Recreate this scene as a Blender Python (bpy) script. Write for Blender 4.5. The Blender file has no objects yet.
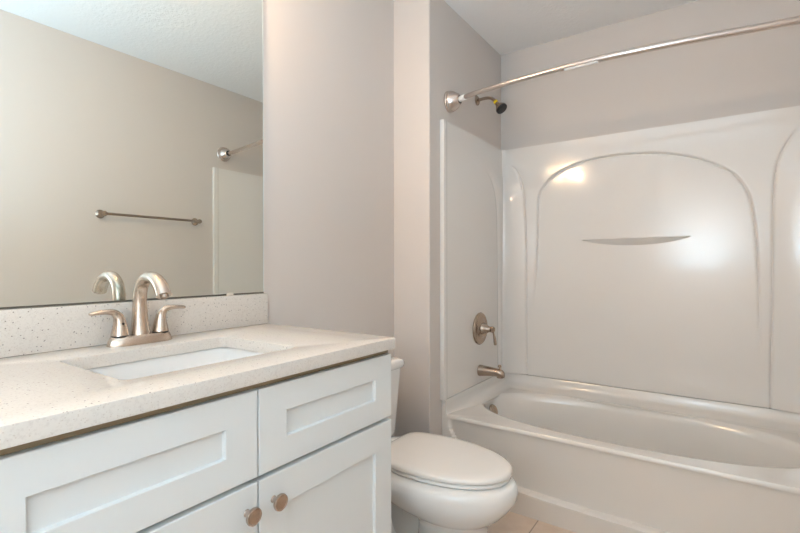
import bpy, bmesh, math, random
import numpy as np
from mathutils import Vector, Matrix
random.seed(4)
S = bpy.context.scene
COL = S.collection
R = math.radians

# ------------------------------------------------------------------ camera
def setup_camera():
    a, b, c = R(34.835), R(-.158), R(-.07)
    F = Vector((-math.sin(a)*math.cos(b), math.cos(a)*math.cos(b), math.sin(b)))
    Rt = Vector((math.cos(a), math.sin(a), 0)); U = Rt.cross(F)
    R2 = Rt*math.cos(c)+U*math.sin(c); U2 = U*math.cos(c)-Rt*math.sin(c)
    cam = bpy.data.cameras.new('camera'); o = bpy.data.objects.new('camera', cam); COL.objects.link(o)
    m = Matrix((R2, U2, -F)).transposed().to_4x4(); m.translation = Vector((1.315, 0, 1.136))
    o.matrix_world = m
    cam.sensor_width = 36; cam.lens = 36*457.47/800; cam.clip_start = .02
    S.camera = o
setup_camera()
# ------------------------------------------------------------------ world, lights, exposure
w = bpy.data.worlds.new('world'); S.world = w; w.use_nodes = True
w.node_tree.nodes['Background'].inputs[0].default_value = (.86, .93, 1, 1)
w.node_tree.nodes['Background'].inputs[1].default_value = .6
S.view_settings.view_transform = 'Standard'; S.view_settings.look = 'None'
S.view_settings.gamma = 1; S.view_settings.use_curve_mapping = False
S.view_settings.exposure = 0.05
def area(name, loc, target, sx, sy, power, col, spread=180):
    l = bpy.data.lights.new(name, 'AREA'); l.shape = 'RECTANGLE'; l.size = sx; l.size_y = sy
    l.energy = power; l.color = col; l.spread = R(spread)
    o = bpy.data.objects.new(name, l); COL.objects.link(o); o.location = loc
    o.rotation_euler = (Vector(target)-Vector(loc)).to_track_quat('-Z', 'Y').to_euler()
    return o
# two unseen fill lamps added beside the camera: one bounced off the door behind, one off the ceiling
area('fill_to_door', (1.22, .10, 1.50), (1.15, -.55, 1.42), .16, .16, 8.2, (1, .96, .95), 120)
area('fill_to_ceiling', (1.15, -.25, 1.1), (1.15, -.2501, 2.44), .25, .25, 26, (.42, .74, 1), 170)

# ------------------------------------------------------------------ materials
def srgb(r, g, b):
    f = lambda v: (v/255/12.92 if v/255 <= .04045 else ((v/255+.055)/1.055)**2.4)
    return (f(r), f(g), f(b), 1)
def mat(name, col, rough=.5, metal=0, coat=0, spec=.5, **k):
    m = bpy.data.materials.new(name); m.use_nodes = True
    b = m.node_tree.nodes['Principled BSDF']
    b.inputs['Base Color'].default_value = col; b.inputs['Roughness'].default_value = rough
    b.inputs['Metallic'].default_value = metal; b.inputs['Coat Weight'].default_value = coat
    b.inputs['Coat Roughness'].default_value = .04
    b.inputs['Specular IOR Level'].default_value = spec
    return m
def nd(m, t, **k):
    n = m.node_tree.nodes.new(t)
    for a, v in k.items():
        if a in n.inputs.keys(): n.inputs[a].default_value = v
        else: setattr(n, a, v)
    return n
def lk(m, a, b): m.node_tree.links.new(a, b)
def bsdf(m): return m.node_tree.nodes['Principled BSDF']
def add_bump(m, scale, strength, dist, detail=3, kind='noise'):
    tc = nd(m, 'ShaderNodeTexCoord')
    if kind == 'noise': n = nd(m, 'ShaderNodeTexNoise', Scale=scale, Detail=detail); out = n.outputs['Fac']
    else:
        n = nd(m, 'ShaderNodeTexNoise', Scale=scale, Detail=detail)
        r = nd(m, 'ShaderNodeValToRGB'); r.color_ramp.elements[0].position = .46; r.color_ramp.elements[1].position = .58
        lk(m, n.outputs['Fac'], r.inputs[0]); out = r.outputs[0]
    lk(m, tc.outputs['Object'], n.inputs['Vector'])
    bp = nd(m, 'ShaderNodeBump', Strength=strength, Distance=dist)
    lk(m, out, bp.inputs['Height']); lk(m, bp.outputs[0], bsdf(m).inputs['Normal'])
def noise_color(m, c1, c2, scale, detail=2):
    tc = nd(m, 'ShaderNodeTexCoord'); n = nd(m, 'ShaderNodeTexNoise', Scale=scale, Detail=detail)
    r = nd(m, 'ShaderNodeValToRGB'); r.color_ramp.elements[0].position = .35; r.color_ramp.elements[1].position = .65
    r.color_ramp.elements[0].color = c1; r.color_ramp.elements[1].color = c2
    lk(m, tc.outputs['Object'], n.inputs['Vector']); lk(m, n.outputs['Fac'], r.inputs[0]); lk(m, r.outputs[0], bsdf(m).inputs['Base Color'])

M = {}
M['wall'] = mat('wall_paint', srgb(217, 210, 204), .55, spec=.35); add_bump(M['wall'], 140, .12, .002)
M['ceiling'] = mat('ceiling_texture', srgb(246, 244, 242), .9, spec=.2); add_bump(M['ceiling'], 60, .22, .003, 4, 'knock')
M['trim'] = mat('trim_paint', srgb(240, 238, 234), .6, spec=.3)
M['cab'] = mat('cabinet_paint', srgb(233, 237, 237), .32); add_bump(M['cab'], 60, .03, .001)
M['gap'] = mat('shaded_rail_tan', srgb(152, 136, 108), .6)  # tan rail tone with the brown shade under the counter mixed in
M['nickel'] = mat('brushed_nickel', srgb(205, 190, 176), .27, 1)
M['nickel_dark'] = mat('satin_nickel_dark', srgb(172, 156, 142), .26, 1)
M['bronze'] = mat('warm_nickel_knob', srgb(192, 175, 162), .30, 1)
M['steel_rod'] = mat('rod_nickel', srgb(214, 203, 196), .25, 1)
M['black'] = mat('black_rubber', srgb(30, 30, 32), .5)
M['tape'] = mat('yellow_thread_tape', srgb(225, 195, 20), .6)
M['white_label'] = mat('white_sticker', srgb(240, 240, 238), .5)
M['acrylic'] = mat('white_acrylic', srgb(236, 233, 229), .13, coat=.6); add_bump(M['acrylic'], 5, .03, .01, 1)
M['tub'] = mat('white_tub_acrylic', srgb(232, 228, 222), .16, coat=.6)
M['porcelain'] = mat('white_porcelain', srgb(238, 238, 236), .08, coat=.6)
M['seat'] = mat('white_toilet_seat', srgb(243, 240, 235), .17, coat=.4)
M['sink'] = mat('white_sink_porcelain', srgb(242, 240, 237), .1, coat=.5)
M['mirror'] = mat('mirror_silver', (.84, .905, .89, 1), .0, 1)
M['mirror_edge'] = mat('mirror_polished_edge', srgb(214, 222, 222), .15)
M['clear'] = mat('clear_clip', srgb(225, 215, 200), .2)
M['dark_gap'] = mat('mirror_gap_shade', srgb(95, 92, 84), .6)  # dark tone for the shade in the gap below the mirror
for k in ('nickel', 'nickel_dark', 'bronze', 'steel_rod'):   # brushing: roughness follows a fine streak noise
    m = M[k]; tc = nd(m, 'ShaderNodeTexCoord'); mp = nd(m, 'ShaderNodeMapping'); mp.inputs['Scale'].default_value = (40, 40, 160)
    n = nd(m, 'ShaderNodeTexNoise', Scale=1.0, Detail=2); mr = nd(m, 'ShaderNodeMapRange')
    mr.inputs['To Min'].default_value = .25; mr.inputs['To Max'].default_value = .28
    lk(m, tc.outputs['Object'], mp.inputs[0]); lk(m, mp.outputs[0], n.inputs['Vector']); lk(m, n.outputs['Fac'], mr.inputs[0]); lk(m, mr.outputs[0], bsdf(m).inputs['Roughness'])
# quartz: light ground, fine beige grain, sparse dark chips
def quartz():
    m = mat('speckled_quartz', srgb(238, 232, 226), .2, coat=.2)
    tc = nd(m, 'ShaderNodeTexCoord'); 
    n = nd(m, 'ShaderNodeTexNoise', Scale=220, Detail=3)
    r = nd(m, 'ShaderNodeValToRGB'); e = r.color_ramp.elements; e[0].position = .32; e[0].color = srgb(215, 208, 200); e[1].position = .50; e[1].color = srgb(223, 217, 209)
    lk(m, tc.outputs['Object'], n.inputs['Vector']); lk(m, n.outputs['Fac'], r.inputs[0])
    prev = r.outputs[0]
    for sc, lo, hi, col, pick in ((150, .16, .24, srgb(140, 132, 128), .10), (190, .14, .22, srgb(166, 157, 150), .12), (90, .09, .14, srgb(92, 86, 82), .10), (260, .2, .3, srgb(206, 196, 186), .18)):
        v = nd(m, 'ShaderNodeTexVoronoi', Scale=sc, Randomness=1.0)
        lk(m, tc.outputs['Object'], v.inputs['Vector'])
        q = nd(m, 'ShaderNodeMapRange'); q.inputs['From Min'].default_value = lo; q.inputs['From Max'].default_value = hi
        q.inputs['To Min'].default_value = 1; q.inputs['To Max'].default_value = 0
        lk(m, v.outputs['Distance'], q.inputs[0])
        sp = nd(m, 'ShaderNodeSeparateColor'); lk(m, v.outputs['Color'], sp.inputs[0])
        lt = nd(m, 'ShaderNodeMath', operation='LESS_THAN'); lt.inputs[1].default_value = pick; lk(m, sp.outputs[0], lt.inputs[0])
        mu = nd(m, 'ShaderNodeMath', operation='MULTIPLY'); lk(m, q.outputs[0], mu.inputs[0]); lk(m, lt.outputs[0], mu.inputs[1])
        mx = nd(m, 'ShaderNodeMix', data_type='RGBA'); lk(m, mu.outputs[0], mx.inputs['Factor']); lk(m, prev, mx.inputs[6]); mx.inputs[7].default_value = col
        prev = mx.outputs[2]
    lk(m, prev, bsdf(m).inputs['Base Color'])
    return m
M['quartz'] = quartz()
def tile():
    m = mat('beige_floor_tile', srgb(205, 180, 160), .35)
    tc = nd(m, 'ShaderNodeTexCoord'); mp = nd(m, 'ShaderNodeMapping'); mp.inputs['Location'].default_value = (.315, .31, 0)
    b = nd(m, 'ShaderNodeTexBrick', Scale=1.0); b.offset = 0; b.inputs['Mortar Size'].default_value = .0028
    b.inputs['Brick Width'].default_value = .33; b.inputs['Row Height'].default_value = .33; b.inputs['Mortar Smooth'].default_value = .2
    n = nd(m, 'ShaderNodeTexNoise', Scale=7, Detail=5); r = nd(m, 'ShaderNodeValToRGB')
    r.color_ramp.elements[0].position = .3; r.color_ramp.elements[0].color = srgb(212, 190, 170); r.color_ramp.elements[1].position = .7; r.color_ramp.elements[1].color = srgb(238, 220, 203)
    lk(m, tc.outputs['Object'], mp.inputs[0]); lk(m, mp.outputs[0], b.inputs['Vector']); lk(m, tc.outputs['Object'], n.inputs['Vector']); lk(m, n.outputs['Fac'], r.inputs[0])
    lk(m, r.outputs[0], b.inputs['Color1']); lk(m, r.outputs[0], b.inputs['Color2']); b.inputs['Mortar'].default_value = srgb(172, 150, 132)
    lk(m, b.outputs['Color'], bsdf(m).inputs['Base Color'])
    bp = nd(m, 'ShaderNodeBump', Strength=.5, Distance=.003); bp.invert = True
    lk(m, b.outputs['Fac'], bp.inputs['Height']); lk(m, bp.outputs[0], bsdf(m).inputs['Normal'])
    return m
M['tile'] = tile()
def emis(name, col, s):
    m = mat(name, (1, 1, 1, 1), .4); bsdf(m).inputs['Emission Color'].default_value = col; bsdf(m).inputs['Emission Strength'].default_value = s; return m
M['globe'] = emis('frosted_lamp_glass', (1, .655, .38, 1), 77)

# ------------------------------------------------------------------ geometry helpers
def mesh_obj(name, verts, faces, m, parent=None, smooth=True, angle=40):
    me = bpy.data.meshes.new(name); me.from_pydata([tuple(v) for v in verts], [], faces); me.update()
    bm = bmesh.new(); bm.from_mesh(me); bmesh.ops.recalc_face_normals(bm, faces=bm.faces); bm.to_mesh(me); bm.free()
    return finish(name, me, m, parent, smooth, angle)
def finish(name, me, m, parent=None, smooth=True, angle=40):
    me.materials.append(m)
    if smooth:
        for p in me.polygons: p.use_smooth = True
        me.set_sharp_from_angle(angle=R(angle))
    o = bpy.data.objects.new(name, me); COL.objects.link(o)
    if parent: o.parent = parent; o.matrix_parent_inverse = parent.matrix_basis.inverted()
    return o
def box(name, a, b, m, parent=None, bev=0, seg=2):
    bm = bmesh.new(); bmesh.ops.create_cube(bm, size=1)
    for v in bm.verts: v.co = Vector([(a[i]+b[i])/2+v.co[i]*(b[i]-a[i]) for i in range(3)])
    if bev: bmesh.ops.bevel(bm, geom=bm.edges[:], offset=bev, segments=seg, profile=.5, affect='EDGES')
    me = bpy.data.meshes.new(name); bm.to_mesh(me); bm.free()
    return finish(name, me, m, parent, bool(bev), 50)
def loft(name, rings, m, parent=None, cap0=True, cap1=True, closed=True, angle=40):
    n = len(rings[0]); V = [v for r in rings for v in r]; Fc = []
    for k in range(len(rings)-1):
        for i in range(n if closed else n-1):
            j = (i+1) % n; Fc.append((k*n+i, k*n+j, (k+1)*n+j, (k+1)*n+i))
    if cap0: Fc.append(tuple(range(n)))
    if cap1: Fc.append(tuple((len(rings)-1)*n+i for i in range(n)))
    return mesh_obj(name, V, Fc, m, parent, True, angle)
def lathe(name, prof, origin, axis, m, parent=None, n=40, angle=35, cap0=True, cap1=True):
    # prof: list of (radius, distance along axis)
    ax = Vector(axis).normalized(); u = ax.orthogonal().normalized(); v = ax.cross(u); o = Vector(origin)
    rings = [[o+ax*d+(u*math.cos(2*math.pi*i/n)+v*math.sin(2*math.pi*i/n))*max(r, 1e-4) for i in range(n)] for r, d in prof]
    return loft(name, rings, m, parent, cap0, cap1, True, angle)
def catmull(pts, k=8):
    P = [np.array(p, float) for p in pts]; P = [2*P[0]-P[1]]+P+[2*P[-1]-P[-2]]; out = []
    for i in range(1, len(P)-2):
        for t in np.linspace(0, 1, k, endpoint=False):
            out.append(.5*((2*P[i])+(-P[i-1]+P[i+1])*t+(2*P[i-1]-5*P[i]+4*P[i+1]-P[i+2])*t*t+(-P[i-1]+3*P[i]-3*P[i+1]+P[i+2])*t**3))
    out.append(P[-2]); return out
def sweep(name, pts, m, parent=None, n=24, k=8, up=(0, 1, 0), angle=50, raw=False):
    # pts: (x,y,z, r_side, r_up); 'side' is along the given up vector
    Q = [np.array(p, float) for p in pts] if raw else catmull(pts, k); rings = []; U = Vector(up)
    for i, q in enumerate(Q):
        a = Q[max(i-1, 0)][:3]; b = Q[min(i+1, len(Q)-1)][:3]; T = Vector(b-a).normalized()
        s = (U-T*U.dot(T)).normalized(); t = T.cross(s)
        ra, rb = (q[3], q[4]) if len(q) > 4 else (q[3], q[3])
        rings.append([Vector(q[:3])+s*math.cos(2*math.pi*j/n)*ra+t*math.sin(2*math.pi*j/n)*rb for j in range(n)])
    return loft(name, rings, m, parent, True, True, True, angle)
def empty(name, loc=(0, 0, 0)):
    o = bpy.data.objects.new(name, None); COL.objects.link(o); o.location = loc; o.empty_display_size = .05
    return o
def tag(o, label, cat, group=None):
    o['label'] = label; o['category'] = cat
    if group: o['group'] = group
    return o
def struct(o): o['kind'] = 'structure'; return o
def rrect(x0, x1, y0, y1, r, z, n=6):
    out = []
    for cx, cy, a0 in ((x1-r, y1-r, 0), (x0+r, y1-r, 90), (x0+r, y0+r, 180), (x1-r, y0+r, 270)):
        for i in range(n+1):
            a = R(a0+90*i/n); out.append(Vector((cx+r*math.cos(a), cy+r*math.sin(a), z)))
    return out

# ------------------------------------------------------------------ room shell
XP, YB, YJ, W, H, YN, YF = .204, 2.697, 1.838, 1.694, 2.44, -.55, 1.952
FZ = .03   # floor level
T = .11
struct(box('floor', (-.12, -.7, -.1), (1.82, 2.8, FZ), M['tile']))
struct(box('ceiling', (-.12, -.7, H), (1.82, 2.8, H+.1), M['ceiling']))
struct(box('wall_left', (-T, YN-T, 0), (0, YJ, H), M['wall']))
# thick boxed-out wall that holds the tub plumbing: end face towards the toilet, side face towards the tub
bm_v = [(-T, YJ), (XP-.004, YJ), (XP, YJ+.004), (XP, YB), (-T, YB)]
V = [(x, y, z) for z in (0, H) for x, y in bm_v]; n = 5
struct(mesh_obj('wall_plumbing', V, [tuple(range(5)), tuple(range(5, 10))]+[(i, (i+1) % 5, (i+1) % 5+5, i+5) for i in range(5)], M['wall'], smooth=False))
struct(box('wall_back', (-T, YB, 0), (W+T, YB+T, H), M['wall']))
struct(box('wall_right', (W, YN-T, 0), (W+T, YB, H), M['wall']))
# near wall with the open doorway the camera looks through
DX0, DX1, DZ = .76, 1.58, 2.04
V = [(0, 0), (DX0, 0), (DX0, DZ), (DX1, DZ), (DX1, 0), (W, 0), (W, H), (0, H)]
VV = [(x, YN, z) for x, z in V]+[(x, YN-T, z) for x, z in V]
struct(mesh_obj('wall_front', VV, [tuple(range(8)), tuple(range(8, 16))]+[(i, (i+1) % 8, (i+1) % 8+8, i+8) for i in range(8)], M['wall'], smooth=False))
d = empty('door_1', (1.17, YN, 0)); struct(d)
for x0, x1 in ((DX0-.06, DX0), (DX1, DX1+.06)): struct(box('door_casing', (x0, YN, 0), (x1, YN+.015, DZ+.06), M['trim'], d, .003))
struct(box('door_head_casing', (DX0, YN, DZ), (DX1, YN+.015, DZ+.06), M['trim'], d, .003))
def door_leaf():
    x0, x1, y0, y1 = DX0+.003, DX1-.003, YN-.075, YN-.04; z0, z1 = FZ+.008, DZ-.004
    leaf = box('door_leaf', (x0, y0, z0), (x1, y1, z1), M['trim'], d, .002)
    for a, b, c, e in ((.10, .36, .22, .95), (.46, .72, .22, .95), (.10, .36, 1.12, 1.90), (.46, .72, 1.12, 1.90)):
        r = lambda y, i: [Vector((x0+a+i, y, z0+c+i)), Vector((x0+b-i, y, z0+c+i)), Vector((x0+b-i, y, z0+e-i)), Vector((x0+a+i, y, z0+e-i))]
        loft('door_panel', [r(y1-.003, 0), r(y1+.004, .004), r(y1+.002, .02), r(y1+.007, .035)], M['trim'], leaf, True, True, True, 20)
    lathe('door_handle', [(.03, 0), (.03, .006), (.012, .012), (.011, .035), (.026, .045), (.028, .058), (.018, .068), (.001, .07)], (x0+.06, y1, .95), (0, 1, 0), M['nickel'], leaf)
door_leaf()
struct(box('baseboard_left', (0, 1.05, FZ), (.013, YJ, FZ+.085), M['trim'], None, .003))
struct(box('baseboard_plumbing', (.013, YJ-.013, FZ), (XP, YJ, FZ+.085), M['trim'], None, .003))
struct(box('baseboard_right', (W-.013, YN, FZ), (W, YF-.01, FZ+.085), M['trim'], None, .003))

# ------------------------------------------------------------------ bathtub
tub = empty('bathtub', (.95, 2.31, FZ))
tag(tub, 'white acrylic alcove bathtub with oval basin and recessed apron, beside the toilet', 'bathtub')
ZR, ZS = .4095, .478
X0, X1 = XP+.001, W-.001; YT = YB-.001
def tub_basin():
    N = 192; cx, cy = .945, 2.320
    def se(a, b, n, z, ox=0, oy=0):
        out = []
        for i in range(N):
            t = 2*math.pi*i/N; c, s = math.cos(t), math.sin(t)
            r = (abs(c/a)**n+abs(s/b)**n)**(-1/n)
            out.append(Vector((cx+ox+r*c, cy+oy+r*s, z)))
        return out
    def rect(z, inset, dz=0):
        out = []
        for i in range(N):
            t = 2*math.pi*i/N; c, s = math.cos(t), math.sin(t)
            hx = (X1-inset-cx) if c > 0 else (cx-X0-inset); hy = (YT-inset-cy) if s > 0 else (cy-YF-inset*.35)
            r = 1/max(abs(c)/hx, abs(s)/hy); out.append(Vector((cx+r*c, cy+r*s, z)))
        return out
    rings = [rect(ZR-.016, 0), rect(ZR-.012, 0), rect(ZR-.004, .004), rect(ZR, .014)]
    rings += [se(.682, .303, 2.45, ZR), se(.675, .296, 2.4, ZR-.001), se(.667, .288, 2.35, ZR-.006), se(.660, .281, 2.3, ZR-.016), se(.651, .274, 2.3, ZR-.04)]
    for f, z in ((.97, .30), (.94, .20), (.91, .13), (.87, .095), (.78, .075), (.5, .068), (.15, .066)):
        rings.append(se(.643*f, .274*f, 2.45, z, -.10*(1-f), 0))
    return loft('basin', rings, M['tub'], tub, False, True, True, 35)
tub_basin()
def tub_apron():
    # skirt: smooth panel sunk behind a border that sweeps down in a big curve from the left end, with a step along the foot
    nx, nz = 220, 150; V = []; Fc = []
    for j in range(nz+1):
        z = FZ+(ZR-.012-FZ)*(j/nz)
        for i in range(nx+1):
            x = X0+(X1-X0)*i/nx
            # border curve height at x
            dx = min(x-X0, 99); e = max(dx-.035, 0)
            zb = .119+.21*math.exp(-e/.085)+.035*math.exp(-e/.35)
            sx = max(0, min(1, (dx-.033)/.016)); sx = sx*sx*(3-2*sx)
            s = (z-zb)/.006; s = max(0, min(1, s)); s = s*s*(3-2*s)
            top = max(0, min(1, (ZR-.02-z)/.26)); top = top**.8
            depth = s*sx*(.006+.034*top)
            base = .008 if z < ZR-.02 else 0
            V.append((x, YF+.001+depth+.012*max(0, 1-(z-FZ)/.09), z))
    for j in range(nz):
        for i in range(nx):
            a = j*(nx+1)+i; Fc.append((a, a+1, a+nx+2, a+nx+1))
    return mesh_obj('apron', V, Fc, M['tub'], tub, True, 60)
tub_apron()
# raised ledge that coves up to the surround on three sides
def cove(name, path, m, parent):
    prof = [(0, ZS), (.018, ZS), (.022, ZS-.006), (.024, ZS-.022), (.030, ZS-.038), (.044, ZS-.052), (.066, ZR+.003), (.10, ZR+.0005), (.10, ZR-.01), (0, ZR-.01)]
    rings = []
    for (px, py, nx_, ny_, k_) in path: rings.append([Vector((px+nx_*(d_ if d_ <= .022 else .022+(d_-.022)*k_), py+ny_*(d_ if d_ <= .022 else .022+(d_-.022)*k_), z)) for d_, z in prof])
    return loft(name, rings, m, parent, True, True, True, 50)
ys = [(YF+.002, .06), (YF+.03, .10), (YF+.08, .22), (YF+.14, .45), (YF+.22, .75), (YF+.32, .96), (YF+.42, 1)]
cove('tub_ledge', [(X0, y, 1, 0, k) for y, k in ys]+[(X0, YT, 1, -1, 1), (X1, YT, -1, -1, 1)]+[(X1, y, -1, 0, k) for y, k in ys[::-1]], M['tub'], tub)
ov = lathe('overflow_plate', [(.034, 0), (.034, .005), (.029, .010), (.012, .012), (.001, .012)], (.312, 2.325, .346), (1, -.1, .45), M['nickel_dark'], tub); ov['label'] = 'nickel overflow plate'
dr = lathe('tub_drain', [(.03, 0), (.03, .004), (.02, .007), (.001, .008)], (.45, 2.318, .067), (0, 0, 1), M['nickel_dark'], tub); dr['label'] = 'nickel drain'

# ------------------------------------------------------------------ surround
sur = empty('tub_surround', (.95, YB, ZS))
tag(sur, 'glossy white moulded tub surround with an arched centre panel and small soap ledge', 'tub surround')
SZ0, SZ1 = ZS+.003, 1.842
def seg_dist(px, pz, poly):
    d = np.full(px.shape, 9.)
    for (x0, z0), (x1, z1) in zip(poly[:-1], poly[1:]):
        L = (x1-x0)**2+(z1-z0)**2; t = np.clip(((px-x0)*(x1-x0)+(pz-z0)*(z1-z0))/L, 0, 1)
        d = np.minimum(d, np.hypot(px-x0-t*(x1-x0), pz-z0-t*(z1-z0)))
    return d
def inside(px, pz, poly):
    r = np.zeros(px.shape, bool); n = len(poly)
    for i in range(n):
        x0, z0 = poly[i]; x1, z1 = poly[(i+1) % n]
        c = ((z0 > pz) != (z1 > pz)) & (px < (x1-x0)*(pz-z0)/(z1-z0+1e-12)+x0)
        r ^= c
    return r
def sm(t): t = np.clip(t, 0, 1); return t*t*(3-2*t)
arch_pts = [(tuple(p)) for p in catmull([(.395, .47), (.408, .8), (.432, 1.2), (.440, 1.42), (.446, 1.54), (.478, 1.60), (.545, 1.66), (.66, 1.705), (.80, 1.724), (.955, 1.722), (1.10, 1.700), (1.24, 1.655), (1.345, 1.592), (1.405, 1.525), (1.438, 1.44), (1.456, 1.30), (1.468, 1.05), (1.474, .75), (1.477, .47)], 8)]
def panel(name, u0, u1, fn, place, m, parent, nu, nz):
    us = np.linspace(u0, u1, nu); zs = np.linspace(SZ0, SZ1, nz); U_, Z_ = np.meshgrid(us, zs); D = fn(U_, Z_)
    V = [place(U_[j, i], D[j, i], Z_[j, i]) for j in range(nz) for i in range(nu)]
    Fc = [(j*nu+i, j*nu+i+1, (j+1)*nu+i+1, (j+1)*nu+i) for j in range(nz-1) for i in range(nu-1)]
    # closed rim back to the wall
    nb = len(V); rim = [i for i in range(nu)]+[j*nu+nu-1 for j in range(1, nz)]+[(nz-1)*nu+i for i in range(nu-2, -1, -1)]+[j*nu for j in range(nz-2, 0, -1)]
    flat = [(j, i) for j, i in [(r//nu, r % nu) for r in rim]]
    V += [place(U_[j, i], 0.0, Z_[j, i]) for j, i in flat]
    for k in range(len(rim)):
        k2 = (k+1) % len(rim); Fc.append((rim[k], rim[k2], nb+k2, nb+k))
    Fc.append(tuple(nb+k for k in range(len(rim))))
    return mesh_obj(name, V, Fc, m, parent, True, 45)
PT = .018
colL = catmull([(.377, .40), (.373, .8), (.370, 1.2), (.362, 1.50), (.345, 1.62), (.315, 1.70), (.285, 1.735)], 8)
colR = catmull([(1.508, .40), (1.514, .8), (1.518, 1.2), (1.520, 1.42), (1.530, 1.57), (1.556, 1.66), (1.60, 1.735), (1.64, 1.765)], 8)
def back_fn(x, z):
    d = np.full(x.shape, PT)
    ins = inside(x, z, arch_pts); dist = seg_dist(x, z, arch_pts); sd = np.where(ins, dist, -dist)
    wx = sm((x-.6)/.6); fade = wx*sm((z-.60)/.7)+(1-wx)*sm((z-.80)/.5)
    d += -.007*sm(sd/.006+.5)*fade - .008*np.exp(-(sd/.0045)**2)*fade
    # gentle step line where the arch side runs out, left foot: shared with the pilaster edge
    for poly, sgn in ((colL, -1), (colR, 1)):
        pl = [tuple(p) for p in poly]
        far = [(XP-.1, pl[-1][1]), (XP-.1, .3)] if sgn < 0 else [(W+.1, pl[-1][1]), (W+.1, .3)]
        ins2 = inside(x, z, pl+far); ds = seg_dist(x, z, pl); s2 = np.where(ins2, ds, -ds)
        top = sm((1.76-z)/.25)
        corner = np.clip(ds/.16, 0, 1)
        d += np.where(ins2, (.003+.022*np.sin(corner*math.pi*.5))*sm(s2/.006)*top, 0)
        d -= .007*np.exp(-(ds/.0042)**2)*sm((1.78-z)/.1)
    # corners rounded where back panel meets the sides
    for c in (XP+PT, W-PT):
        e = np.clip(1-np.abs(x-c)/.03, 0, 1); d += .012*e*e
    return d
panel('back_panel', XP+.001, W-.001, back_fn, lambda u, d_, z: (u, YB-.0005-d_, z), M['acrylic'], sur, 420, 330)
sideL = catmull([(2.612, .40), (2.608, .9), (2.600, 1.30), (2.585, 1.50), (2.545, 1.60), (2.47, 1.665), (2.36, 1.70), (2.22, 1.73), (2.14, 1.735)], 8)
def side_fn(y, z):
    d = np.full(y.shape, PT)
    pl = [tuple(p) for p in sideL]; ins = inside(y, z, pl+[(2.9, 1.735), (2.9, .3)]); ds = seg_dist(y, z, pl)
    corner = np.clip(ds/.09, 0, 1)
    d += np.where(ins, (.004+.010*np.sin(corner*math.pi*.5))*sm(ds/.02), 0)*sm((1.76-z)/.2)
    d -= .0025*np.exp(-(ds/.006)**2)*sm((1.74-z)/.15)
    d += .004*sm((1.972-y)/.006)
    return d
panel('side_panel', 1.938, YB-.002, side_fn, lambda u, d_, z: (XP+.0005+d_, u, z), M['acrylic'], sur, 170, 260)
panel('side_panel', 1.938, YB-.002, side_fn, lambda u, d_, z: (W-.0005-d_, u, z), M['acrylic'], sur, 170, 260)
def ledge():
    xs = np.linspace(.682, 1.208, 60); rings = []
    yw = YB-PT+.008
    for x in xs:
        s = (x-.945)/.263; q = max(1-s*s, 0)**.75; p = .030*q+.001; b = .040*q+.001; z = 1.279
        rings.append([Vector((x, yw+.002, z+.002)), Vector((x, yw-p+.003, z+.002)), Vector((x, yw-p, z-.002)), Vector((x, yw-p*.9, z-.008*q)), Vector((x, yw-p*.45, z-b*.55)), Vector((x, yw, z-b)), Vector((x, yw+.002, z-b))])
    return loft('soap_ledge', rings, M['acrylic'], sur, True, True, True, 40)
ledge()

# ------------------------------------------------------------------ shower rod
rod = empty('shower_curtain_rod', (.95, 2.0, 1.954))
tag(rod, 'curved brushed nickel shower curtain rod spanning the tub between two round flanges', 'shower rod')
RZ = 1.954
A = [(.262, 2.024), (.337, 1.999), (.50, 1.970), (.70, 1.950), (.85, 1.944), (1.0, 1.947), (1.2, 1.967), (1.40, 1.999), (1.54, 2.020), (W-.05, 2.030)]
P = catmull([(x, y, RZ) for x, y in A], 10)
def along(x): 
    return min(P, key=lambda p: abs(p[0]-x))
inner = [(*p, .0112) for p in P if .30 < p[0] <= .80]; outer = [(*p, .0135) for p in P if p[0] >= .765]
sweep('inner_tube', inner, M['steel_rod'], rod, raw=True, up=(0, 0, 1)); sweep('outer_tube', outer, M['steel_rod'], rod, raw=True, up=(0, 0, 1))
lb = sweep('paper_label', [(p[0], p[1]-.001, p[2]-.0065, .009) for p in P if .79 < p[0] < .925], M['white_label'], rod, raw=True, up=(0, 0, 1)); lb['label'] = 'white sticker along the rod'
sweep('rod_pivot', [(.250, 2.028, RZ, .008), (.264, 2.024, RZ, .009), (.27, 2.021, RZ, .0135), (.305, 2.010, RZ, .0135), (.308, 2.009, RZ, .011)], M['white_label'], rod, raw=True, up=(0, 0, 1))
fl = [(.052, 0), (.053, .006), (.050, .010), (.051, .016), (.048, .026), (.042, .038), (.034, .050), (.025, .060), (.021, .062)]
lathe('flange', fl, (XP+.0005, 2.026, RZ), (1, .0, 0), M['steel_rod'], rod)
lathe('flange', fl, (W-.0005, 2.026, RZ), (-1, .0, 0), M['steel_rod'], rod)
lathe('pivot_socket', [(.019, 0), (.019, .002), (.0, .002)], (XP+.0615, 2.026, RZ), (1, 0, 0), M['black'], rod)
lathe('pivot_socket', [(.019, 0), (.019, .002), (.0, .002)], (W-.0615, 2.026, RZ), (-1, 0, 0), M['black'], rod)

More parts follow.
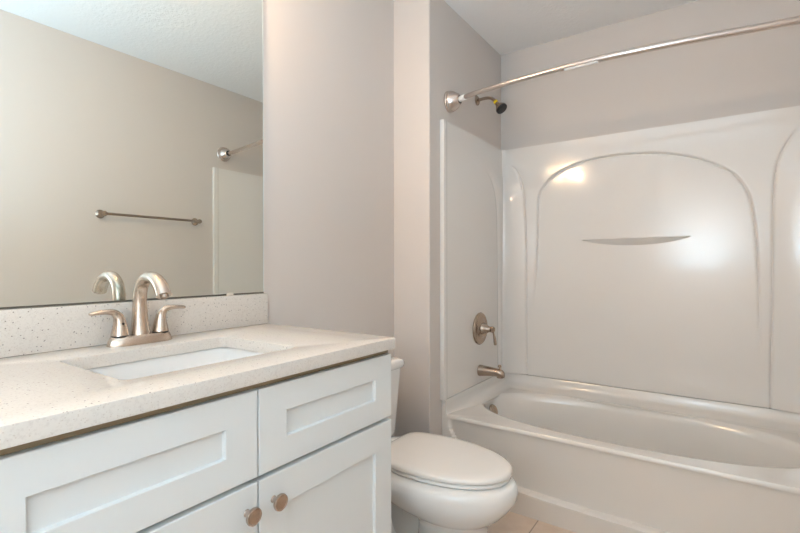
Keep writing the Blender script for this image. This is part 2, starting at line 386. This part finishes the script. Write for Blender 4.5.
# ------------------------------------------------------------------ shower head
sh = empty('shower_fixture', (XP, 2.36, 2.06))
tag(sh, 'small shower head with black nozzle face on a bent nickel arm', 'shower head')
lathe('arm_flange', [(.028, 0), (.027, .004), (.02, .009), (.011, .012)], (XP+.0005, 2.352, 2.058), (1, 0, 0), M['nickel_dark'], sh)
sweep('shower_arm', [(XP+.004, 2.352, 2.058, .0085), (XP+.05, 2.352, 2.060, .0085), (XP+.085, 2.350, 2.053, .0085), (XP+.112, 2.348, 2.030, .0085)], M['nickel_dark'], sh)
D = Vector((.62, -.04, -.78)).normalized(); p0 = Vector((XP+.110, 2.348, 2.031))
tp = lathe('thread_tape', [(.0095, 0), (.012, .002), (.012, .014), (.0095, .016)], p0, D, M['tape'], sh, 20); tp['label'] = 'yellow thread tape'
lathe('shower_head', [(.009, .014), (.012, .020), (.013, .026), (.016, .032), (.026, .046), (.031, .054), (.031, .060)], p0, D, M['nickel_dark'], sh)
nf = lathe('nozzle_face', [(.031, .058), (.031, .068), (.028, .072), (.001, .073)], p0, D, M['black'], sh); nf['label'] = 'black rubber nozzle face'

# ------------------------------------------------------------------ valve and tub spout (on the plumbing side panel)
XS = XP+PT+.0007; VY = 2.345
va = empty('shower_valve', (XS, VY, .786)); tag(va, 'round brushed nickel shower valve with a drop lever above the tub spout', 'shower valve')
lathe('escutcheon', [(.089, 0), (.090, .004), (.086, .010), (.075, .014), (.069, .012), (.064, .012), (.050, .016), (.040, .022), (.030, .022)], (XS, VY, .783), (1, 0, 0), M['nickel_dark'], va, 56)
lathe('valve_hub', [(.036, .016), (.034, .026), (.025, .040), (.018, .054), (.014, .066), (.017, .070), (.018, .080), (.012, .088), (.001, .089)], (XS, VY, .783), (1, 0, 0), M['nickel_dark'], va)
sweep('lever', [(XS+.078, VY+.002, .778, .0055), (XS+.083, VY+.004, .755, .0048), (XS+.087, VY+.006, .735, .0070), (XS+.089, VY+.007, .712, .0085), (XS+.090, VY+.008, .700, .0075), (XS+.090, VY+.008, .697, .003)], M['nickel_dark'], va, 16, 6, (1, 0, 0))
sp = empty('tub_spout', (XS, VY, .553)); tag(sp, 'brushed nickel tub spout with diverter knob, over the tub rim', 'tub spout')
def spout():
    st = [(0, .031, .031, .550), (.006, .031, .031, .550), (.03, .028, .0285, .551), (.06, .026, .0255, .552), (.09, .024, .023, .552), (.115, .022, .022, .550), (.134, .019, .021, .546), (.144, .012, .015, .541)]
    rings = [[Vector((XS+x, VY+a*math.cos(t), z+b*math.sin(t))) for t in [2*math.pi*i/32 for i in range(32)]] for x, a, b, z in st]
    loft('spout_body', rings, M['nickel_dark'], sp)
    lathe('spout_outlet', [(.018, -.012), (.018, .0), (.0165, .008), (.014, .008)], (XS+.120, VY, .532), (0, 0, -1), M['nickel_dark'], sp)
    lathe('diverter_knob', [(.0045, 0), (.0045, .010), (.009, .013), (.0095, .020), (.006, .025), (.001, .0255)], (XS+.118, VY, .569), (0, 0, 1), M['nickel_dark'], sp, 20)
spout()

# ------------------------------------------------------------------ towel bar on right wall (seen in the mirror)
tb = empty('towel_bar', (W, 1.5, 1.44)); tag(tb, 'slim brushed nickel towel bar seen in the mirror, on the wall opposite', 'towel bar')
for y in (1.205, 1.80):
    lathe('bracket', [(.025, 0), (.026, .004), (.022, .009), (.013, .018), (.009, .032), (.010, .044), (.014, .052), (.0155, .062), (.012, .070), (.001, .073)], (W-.0005, y, 1.440), (-1, 0, 0), M['nickel_dark'], tb, 28)
lathe('bar', [(.0078, 0), (.0078, .575)], (W-.061, 1.215, 1.440), (0, 1, 0), M['nickel_dark'], tb, 20)

# ------------------------------------------------------------------ mirror
mi = empty('wall_mirror', (0, .6, 1.043)); tag(mi, 'large frameless wall mirror standing above the quartz backsplash', 'mirror')
MY0, MY1, MZ0, MZ1 = .15, 1.043, 1.0435, 2.09
box('silvered_glass', (.0015, MY0, MZ0), (.0065, MY1-.0015, MZ1), M['mirror'], mi)
e = box('polished_edge', (.001, MY1-.0015, MZ0), (.0066, MY1+.0012, MZ1), M['mirror_edge'], mi); e['label'] = 'bright polished glass edge'
for y in (.16, .86): box('clip', (.0005, y+.035, MZ0-.006), (.0095, y+.06, MZ0+.004), M['clear'], mi, .001)
box('bottom_gap_strip', (.0005, MY0, MZ0-.0045), (.0072, MY1, MZ0), M['dark_gap'], mi)  # dark strip standing in for the shaded gap under the glass

# ------------------------------------------------------------------ vanity light over the mirror (above the frame)
vl = empty('vanity_light', (0, .56, 2.135)); tag(vl, 'brushed nickel vanity light with three frosted cylinder shades, glowing warm over the mirror', 'wall light')
box('back_plate', (.0005, .33, 2.100), (.028, .79, 2.170), M['nickel'], vl, .006)
for y in (.40, .56, .72):
    sweep('lamp_arm', [(.026, y, 2.135, .007), (.07, y, 2.138, .007), (.098, y, 2.130, .007), (.105, y, 2.112, .009)], M['nickel'], vl, 14, 5)
    lathe('lamp_cap', [(.012, 0), (.054, .003), (.055, .010), (.050, .010)], (.105, y, 2.116), (0, 0, -1), M['nickel'], vl, 32)
    lathe('lamp_shade', [(.050, .0105), (.052, .02), (.053, .06), (.051, .105), (.048, .110)], (.105, y, 2.116), (0, 0, -1), M['globe'], vl, 32)
    lathe('lamp_light_stop', [(.052, .1105), (.053, .114), (.03, .119), (.008, .122), (.001, .126)], (.105, y, 2.116), (0, 0, -1), M['nickel'], vl, 32)  # closed underside, added to hold lamp light off the counter

# ------------------------------------------------------------------ vanity cabinet
VY0, VY1 = .140, 1.0475; CT0, CT1 = .903, .933; FX = .555; MID = .5925
vc = empty('vanity_cabinet', (.27, .59, FZ)); tag(vc, 'white shaker vanity cabinet under the speckled counter, beside the toilet', 'vanity cabinet')
def carcass():
    bm = bmesh.new()
    def q(a, b):
        vs = bmesh.ops.create_cube(bm, size=1)['verts']
        for v in vs: v.co = Vector([(a[i]+b[i])/2+v.co[i]*(b[i]-a[i]) for i in range(3)])
    zt = CT0-.001; t = .016
    q((.002, VY0, FZ), (FX-.021, VY0+t, zt)); q((.002, VY1-t, FZ), (FX-.021, VY1, zt))
    q((.002, VY0+t, .10), (FX-.021, VY1-t, .116)); q((.002, VY0+t, .116), (.008, VY1-t, zt))
    q((FX-.040, VY0+t, .70-.03), (FX-.021, VY1-t, .70+.03)); q((FX-.040, VY0+t, zt-.035), (FX-.021, VY1-t, zt))
    q((FX-.040, MID-.02, .116), (FX-.021, MID+.02, zt-.035)); q((FX-.040, VY0+t, .116), (FX-.021, VY0+t+.02, zt-.035)); q((FX-.040, VY1-t-.02, .116), (FX-.021, VY1-t, zt-.035))
    me = bpy.data.meshes.new('cabinet_body'); bm.to_mesh(me); bm.free()
    return finish('cabinet_body', me, M['cab'], vc, False)
carcass()
box('shaded_top_rail', (FX-.0208, VY0+.002, .8875), (FX-.010, VY1-.002, CT0-.0012), M['gap'], vc)  # rail strip in the reveal; its colour carries the shade there
box('toe_kick', (FX-.09, VY0+.017, FZ), (FX-.075, VY1-.017, .099), M['cab'], vc)
def shaker(name, y0, y1, z0, z1, st=.073, rl=.060, parent=None):
    t, rec = .020, .009; xb, xf = FX-t, FX
    iy0, iy1, iz0, iz1 = y0+st, y1-st, z0+rl, z1-rl; e = .0015
    def r(x, a, b, c, d_): return [Vector((x, a, c)), Vector((x, b, c)), Vector((x, b, d_)), Vector((x, a, d_))]
    rings = [r(xb, y0, y1, z0, z1), r(xf-e, y0, y1, z0, z1), r(xf, y0+e, y1-e, z0+e, z1-e), r(xf, iy0-.001, iy1+.001, iz0-.001, iz1+.001), r(xf-.001, iy0, iy1, iz0, iz1), r(xf-rec, iy0+.001, iy1-.001, iz0+.001, iz1-.001)]
    return loft(name, rings, M['cab'], parent, True, True, True, 20)
g = .0016
shaker('drawer_front', VY0+.003, MID-g, .7105, .8855, parent=vc); shaker('drawer_front', MID+g, VY1+.001, .7105, .8855, parent=vc)
doors = [shaker('door', VY0+.003, MID-g, .115, .7005, rl=.073, parent=vc), shaker('door', MID+g, VY1+.001, .115, .7005, rl=.073, parent=vc)]
for dobj, y in zip(doors, (.564, .630)):
    k = lathe('knob', [(.0075, 0), (.0055, .004), (.0055, .014), (.010, .017), (.0165, .019), (.0175, .022), (.0165, .0255), (.0145, .0265), (.013, .0255), (.001, .0258)], (FX+.0002, y, .6495), (1, 0, 0), M['bronze'], dobj, 32); k['label'] = 'round brushed nickel knob'

# ------------------------------------------------------------------ countertop with sink cut-out
ct = empty('countertop', (.28, .59, CT0)); tag(ct, 'speckled white quartz countertop with a rectangular sink cut-out and short backsplash', 'countertop')
CX0, CX1, CY0, CY1 = .001, .570, .125, 1.050
HX0, HX1, HY0, HY1 = .150, .453, .385, .790
def slab():
    n = 6
    def outer(z, i=0): return rrect(CX0+i, CX1-i, CY0+i, CY1-i, .004, z, n)
    def hole(z, i=0): return rrect(HX0-i, HX1+i, HY0-i, HY1+i, .022, z, n)
    rings = [hole(CT0), outer(CT0), outer(CT1-.003), outer(CT1-.0008, .0009), outer(CT1, .003), hole(CT1, .003), hole(CT1-.0009, .0009), hole(CT1-.003), hole(CT0)]
    loft('counter_slab', rings, M['quartz'], ct, False, False, True, 30)
slab()
box('backsplash', (.001, CY0, CT1), (.020, CY1, 1.038), M['quartz'], ct, .0015)
sk = empty('sink', (.31, .585, CT0)); tag(sk, 'white rectangular undermount sink set into the quartz counter', 'sink')
def sink():
    def h(i, r, z): return rrect(HX0-i, HX1+i, HY0-i, HY1+i, r, z, 8)
    zt = CT0-.0015
    rings = [h(.03, .03, zt-.008), h(.03, .03, zt), h(.006, .025, zt), h(.004, .03, zt-.004), h(.0, .026, zt-.06), h(-.004, .028, zt-.118), h(-.018, .045, zt-.135), h(-.045, .05, zt-.142), h(-.11, .04, zt-.146), h(-.14, .018, zt-.147)]
    loft('sink_bowl', rings, M['sink'], sk, False, True, True, 40)
sink()
dd = lathe('sink_drain', [(.022, 0), (.022, .003), (.016, .004), (.014, .002), (.001, .003)], (.31, .585, CT0-.149), (0, 0, 1), M['nickel'], sk); dd['label'] = 'nickel drain'

# ------------------------------------------------------------------ faucet
fa = empty('faucet', (.078, .608, CT1)); tag(fa, 'brushed nickel two-handle arc faucet standing on the counter behind the sink', 'faucet')
FXc, FYc = .070, .597
def ellipse_ring(cx, cy, a, b, z, n=48, p=2.6):
    out = []
    for i in range(n):
        t = 2*math.pi*i/n; c, s = math.cos(t), math.sin(t); r = (abs(c/a)**p+abs(s/b)**p)**(-1/p); out.append(Vector((cx+r*c, cy+r*s, z)))
    return out
Z0 = CT1+.0003
loft('base_plate', [ellipse_ring(FXc, FYc, .0285, .0805, Z0), ellipse_ring(FXc, FYc, .0285, .0805, Z0+.003), ellipse_ring(FXc, FYc, .0265, .0780, Z0+.012), ellipse_ring(FXc, FYc, .0235, .0745, Z0+.021), ellipse_ring(FXc, FYc, .0215, .0720, Z0+.0235)], M['nickel'], fa, angle=30)
# arc spout: wide oval foot that narrows, then curls forward and flattens at the outlet
SPT = [(FXc-.002, FYc, Z0+.018, .0250, .0230), (FXc-.004, FYc, Z0+.045, .0215, .0205), (FXc-.005, FYc, Z0+.085, .0182, .0175), (FXc-.004, FYc, Z0+.125, .0170, .0160), (FXc+.008, FYc, Z0+.153, .0168, .0155), (FXc+.036, FYc, Z0+.171, .0172, .0150), (FXc+.070, FYc, Z0+.170, .0178, .0148), (FXc+.099, FYc, Z0+.153, .0184, .0148), (FXc+.117, FYc, Z0+.128, .0190, .0152)]
spo = sweep('spout', SPT, M['nickel'], fa, 32, 8, (0, 1, 0))
lathe('aerator', [(.0095, -.004), (.0095, .005), (.007, .0052)], (FXc+.1185, FYc, Z0+.127), (.40, 0, -.9), M['nickel_dark'], spo, 24)
for s in (-1, 1):
    y = FYc+s*.0510
    lathe('handle_collar', [(.0205, 0), (.0205, .003), (.0195, .004)], (FXc, y, Z0+.0225), (0, 0, 1), M['black'], fa, 32)
    hb = [(FXc, y, Z0+.026, .0210, .0210), (FXc, y+s*.000, Z0+.040, .0185, .0182), (FXc, y+s*.001, Z0+.058, .0150, .0145), (FXc, y+s*.004, Z0+.073, .0122, .0120), (FXc, y+s*.014, Z0+.084, .0102, .0090), (FXc+.001, y+s*.030, Z0+.0875, .0100, .0068), (FXc+.001, y+s*.048, Z0+.087, .0098, .0056), (FXc+.001, y+s*.064, Z0+.0855, .0094, .0048), (FXc+.001, y+s*.069, Z0+.085, .0060, .0028)]
    ho = sweep('handle', hb, M['nickel'], fa, 28, 7, (1, 0, 0))
    if s < 0: lathe('set_screw', [(.003, 0), (.003, .0015), (.0005, .0015)], (FXc+.0145, y+.001, Z0+.056), (1, 0, .12), M['black'], ho, 12)

# ------------------------------------------------------------------ toilet
TY = 1.437
to = empty('toilet', (.4, TY, FZ)); tag(to, 'white two-piece elongated toilet with closed lid between vanity and bathtub', 'toilet')
def egg(xb, xf, hw, z, n=64, back_n=3.2, front_n=2.1, split=.42):
    # blunt at the back (small x), round nose at the front; same vertex angles in every ring
    xc = xb+(xf-xb)*split; out = []
    if z > .25: z += .0055
    for i in range(n):
        t = 2*math.pi*i/n; c, s = math.cos(t), math.sin(t)
        a, p = (xf-xc, front_n) if c >= 0 else (xc-xb, back_n)
        r = (abs(c/a)**p+abs(s/hw)**p)**(-1/p); out.append(Vector((xc+r*c, TY+r*s, z)))
    return out
F = FZ
bowl = [egg(.40, .665, .112, F, back_n=3), egg(.40, .665, .112, F+.018, back_n=3), egg(.41, .656, .102, F+.03, back_n=3), egg(.42, .662, .098, .12, back_n=3), egg(.43, .670, .100, .233, back_n=3), egg(.42, .676, .108, .254, back_n=3), egg(.39, .695, .126, .268, back_n=3.0), egg(.34, .727, .154, .292, back_n=3.0), egg(.27, .752, .178, .322, back_n=3.0), egg(.18, .770, .193, .350, back_n=3.2), egg(.13, .774, .197, .374, back_n=3.4), egg(.125, .770, .195, .392), egg(.13, .758, .187, .402), egg(.15, .73, .165, .405)]
loft('bowl', bowl, M['porcelain'], to, angle=60)
loft('foot', [rrect(.13, .52, TY-.105, TY+.105, .04, F), rrect(.13, .52, TY-.105, TY+.105, .04, F+.018), rrect(.14, .52, TY-.085, TY+.085, .04, F+.03), rrect(.14, .50, TY-.07, TY+.07, .04, .14), rrect(.14, .46, TY-.07, TY+.07, .04, .30)], M['porcelain'], to, angle=60)
for s in (-1, 1):
    pts = [(.48, TY+s*.05, .07, .045, .045), (.40, TY+s*.055, .075, .045, .05), (.31, TY+s*.06, .12, .045, .05), (.27, TY+s*.065, .19, .045, .055), (.24, TY+s*.065, .27, .045, .06), (.20, TY+s*.06, .34, .05, .06)]
    sweep('trapway', pts, M['porcelain'], to, 20, 6, (0, 1, 0))
LY = .018
def shift(r):
    x0 = min(v.x for v in r); xc = .44
    return [Vector((v.x, TY+(v.y-TY)*(1-.14*max(0, (xc-v.x)/(xc-x0))**1.5)+LY, v.z)) for v in r]
seat = [egg(.265, .740, .164, .4065, back_n=4), egg(.262, .744, .168, .410, back_n=4), egg(.262, .744, .168, .418, back_n=4), egg(.268, .738, .163, .421, back_n=4)]
loft('seat', [shift(r) for r in seat], M['seat'], to, angle=60)
lid = [egg(.265, .740, .165, .4235, back_n=8), egg(.260, .747, .172, .426, back_n=8), egg(.260, .747, .172, .434, back_n=8), egg(.263, .743, .169, .4385, back_n=8), egg(.272, .732, .160, .4415, back_n=8), egg(.295, .70, .137, .444, back_n=6), egg(.35, .61, .08, .4455, back_n=5)]
loft('seat_lid', [shift(r) for r in lid], M['seat'], to, angle=60)
for s in (-1, 1): box('hinge', (.215, TY+s*.075-.02, .404), (.268, TY+s*.075+.02, .432), M['seat'], to, .006)
def tankpart(name, x0, x1, hw, z0, z1, taper, rr, lidded=False):
    st = [(z0, -.012-taper), (z0+.006, -.004-taper), (z0+.02, -taper), (z1-.001, 0), (z1, -.003)] if not lidded else [(z0, -.006), (z0+.004, 0), (z0+.018, .002), (z1-.010, 0), (z1-.003, -.006), (z1, -.018)]
    rings = [rrect(x0-(0 if lidded else 0)-min(i, 0)*.3, x1+i, TY-.020-hw-i, TY-.020+hw+i, rr, z, 8) for z, i in st]
    loft(name, rings, M['porcelain'], to, angle=50)
tankpart('tank', .022, .205, .203, .4085, .700, .018, .03)
tankpart('tank_lid', .016, .214, .213, .7005, .738, 0, .03, True)
sweep('flush_lever', [(.207, TY-.175, .655, .007), (.222, TY-.175, .655, .007), (.226, TY-.165, .654, .0055), (.228, TY-.12, .650, .005), (.228, TY-.10, .649, .004)], M['nickel'], to, 12, 5, (0, 0, 1))
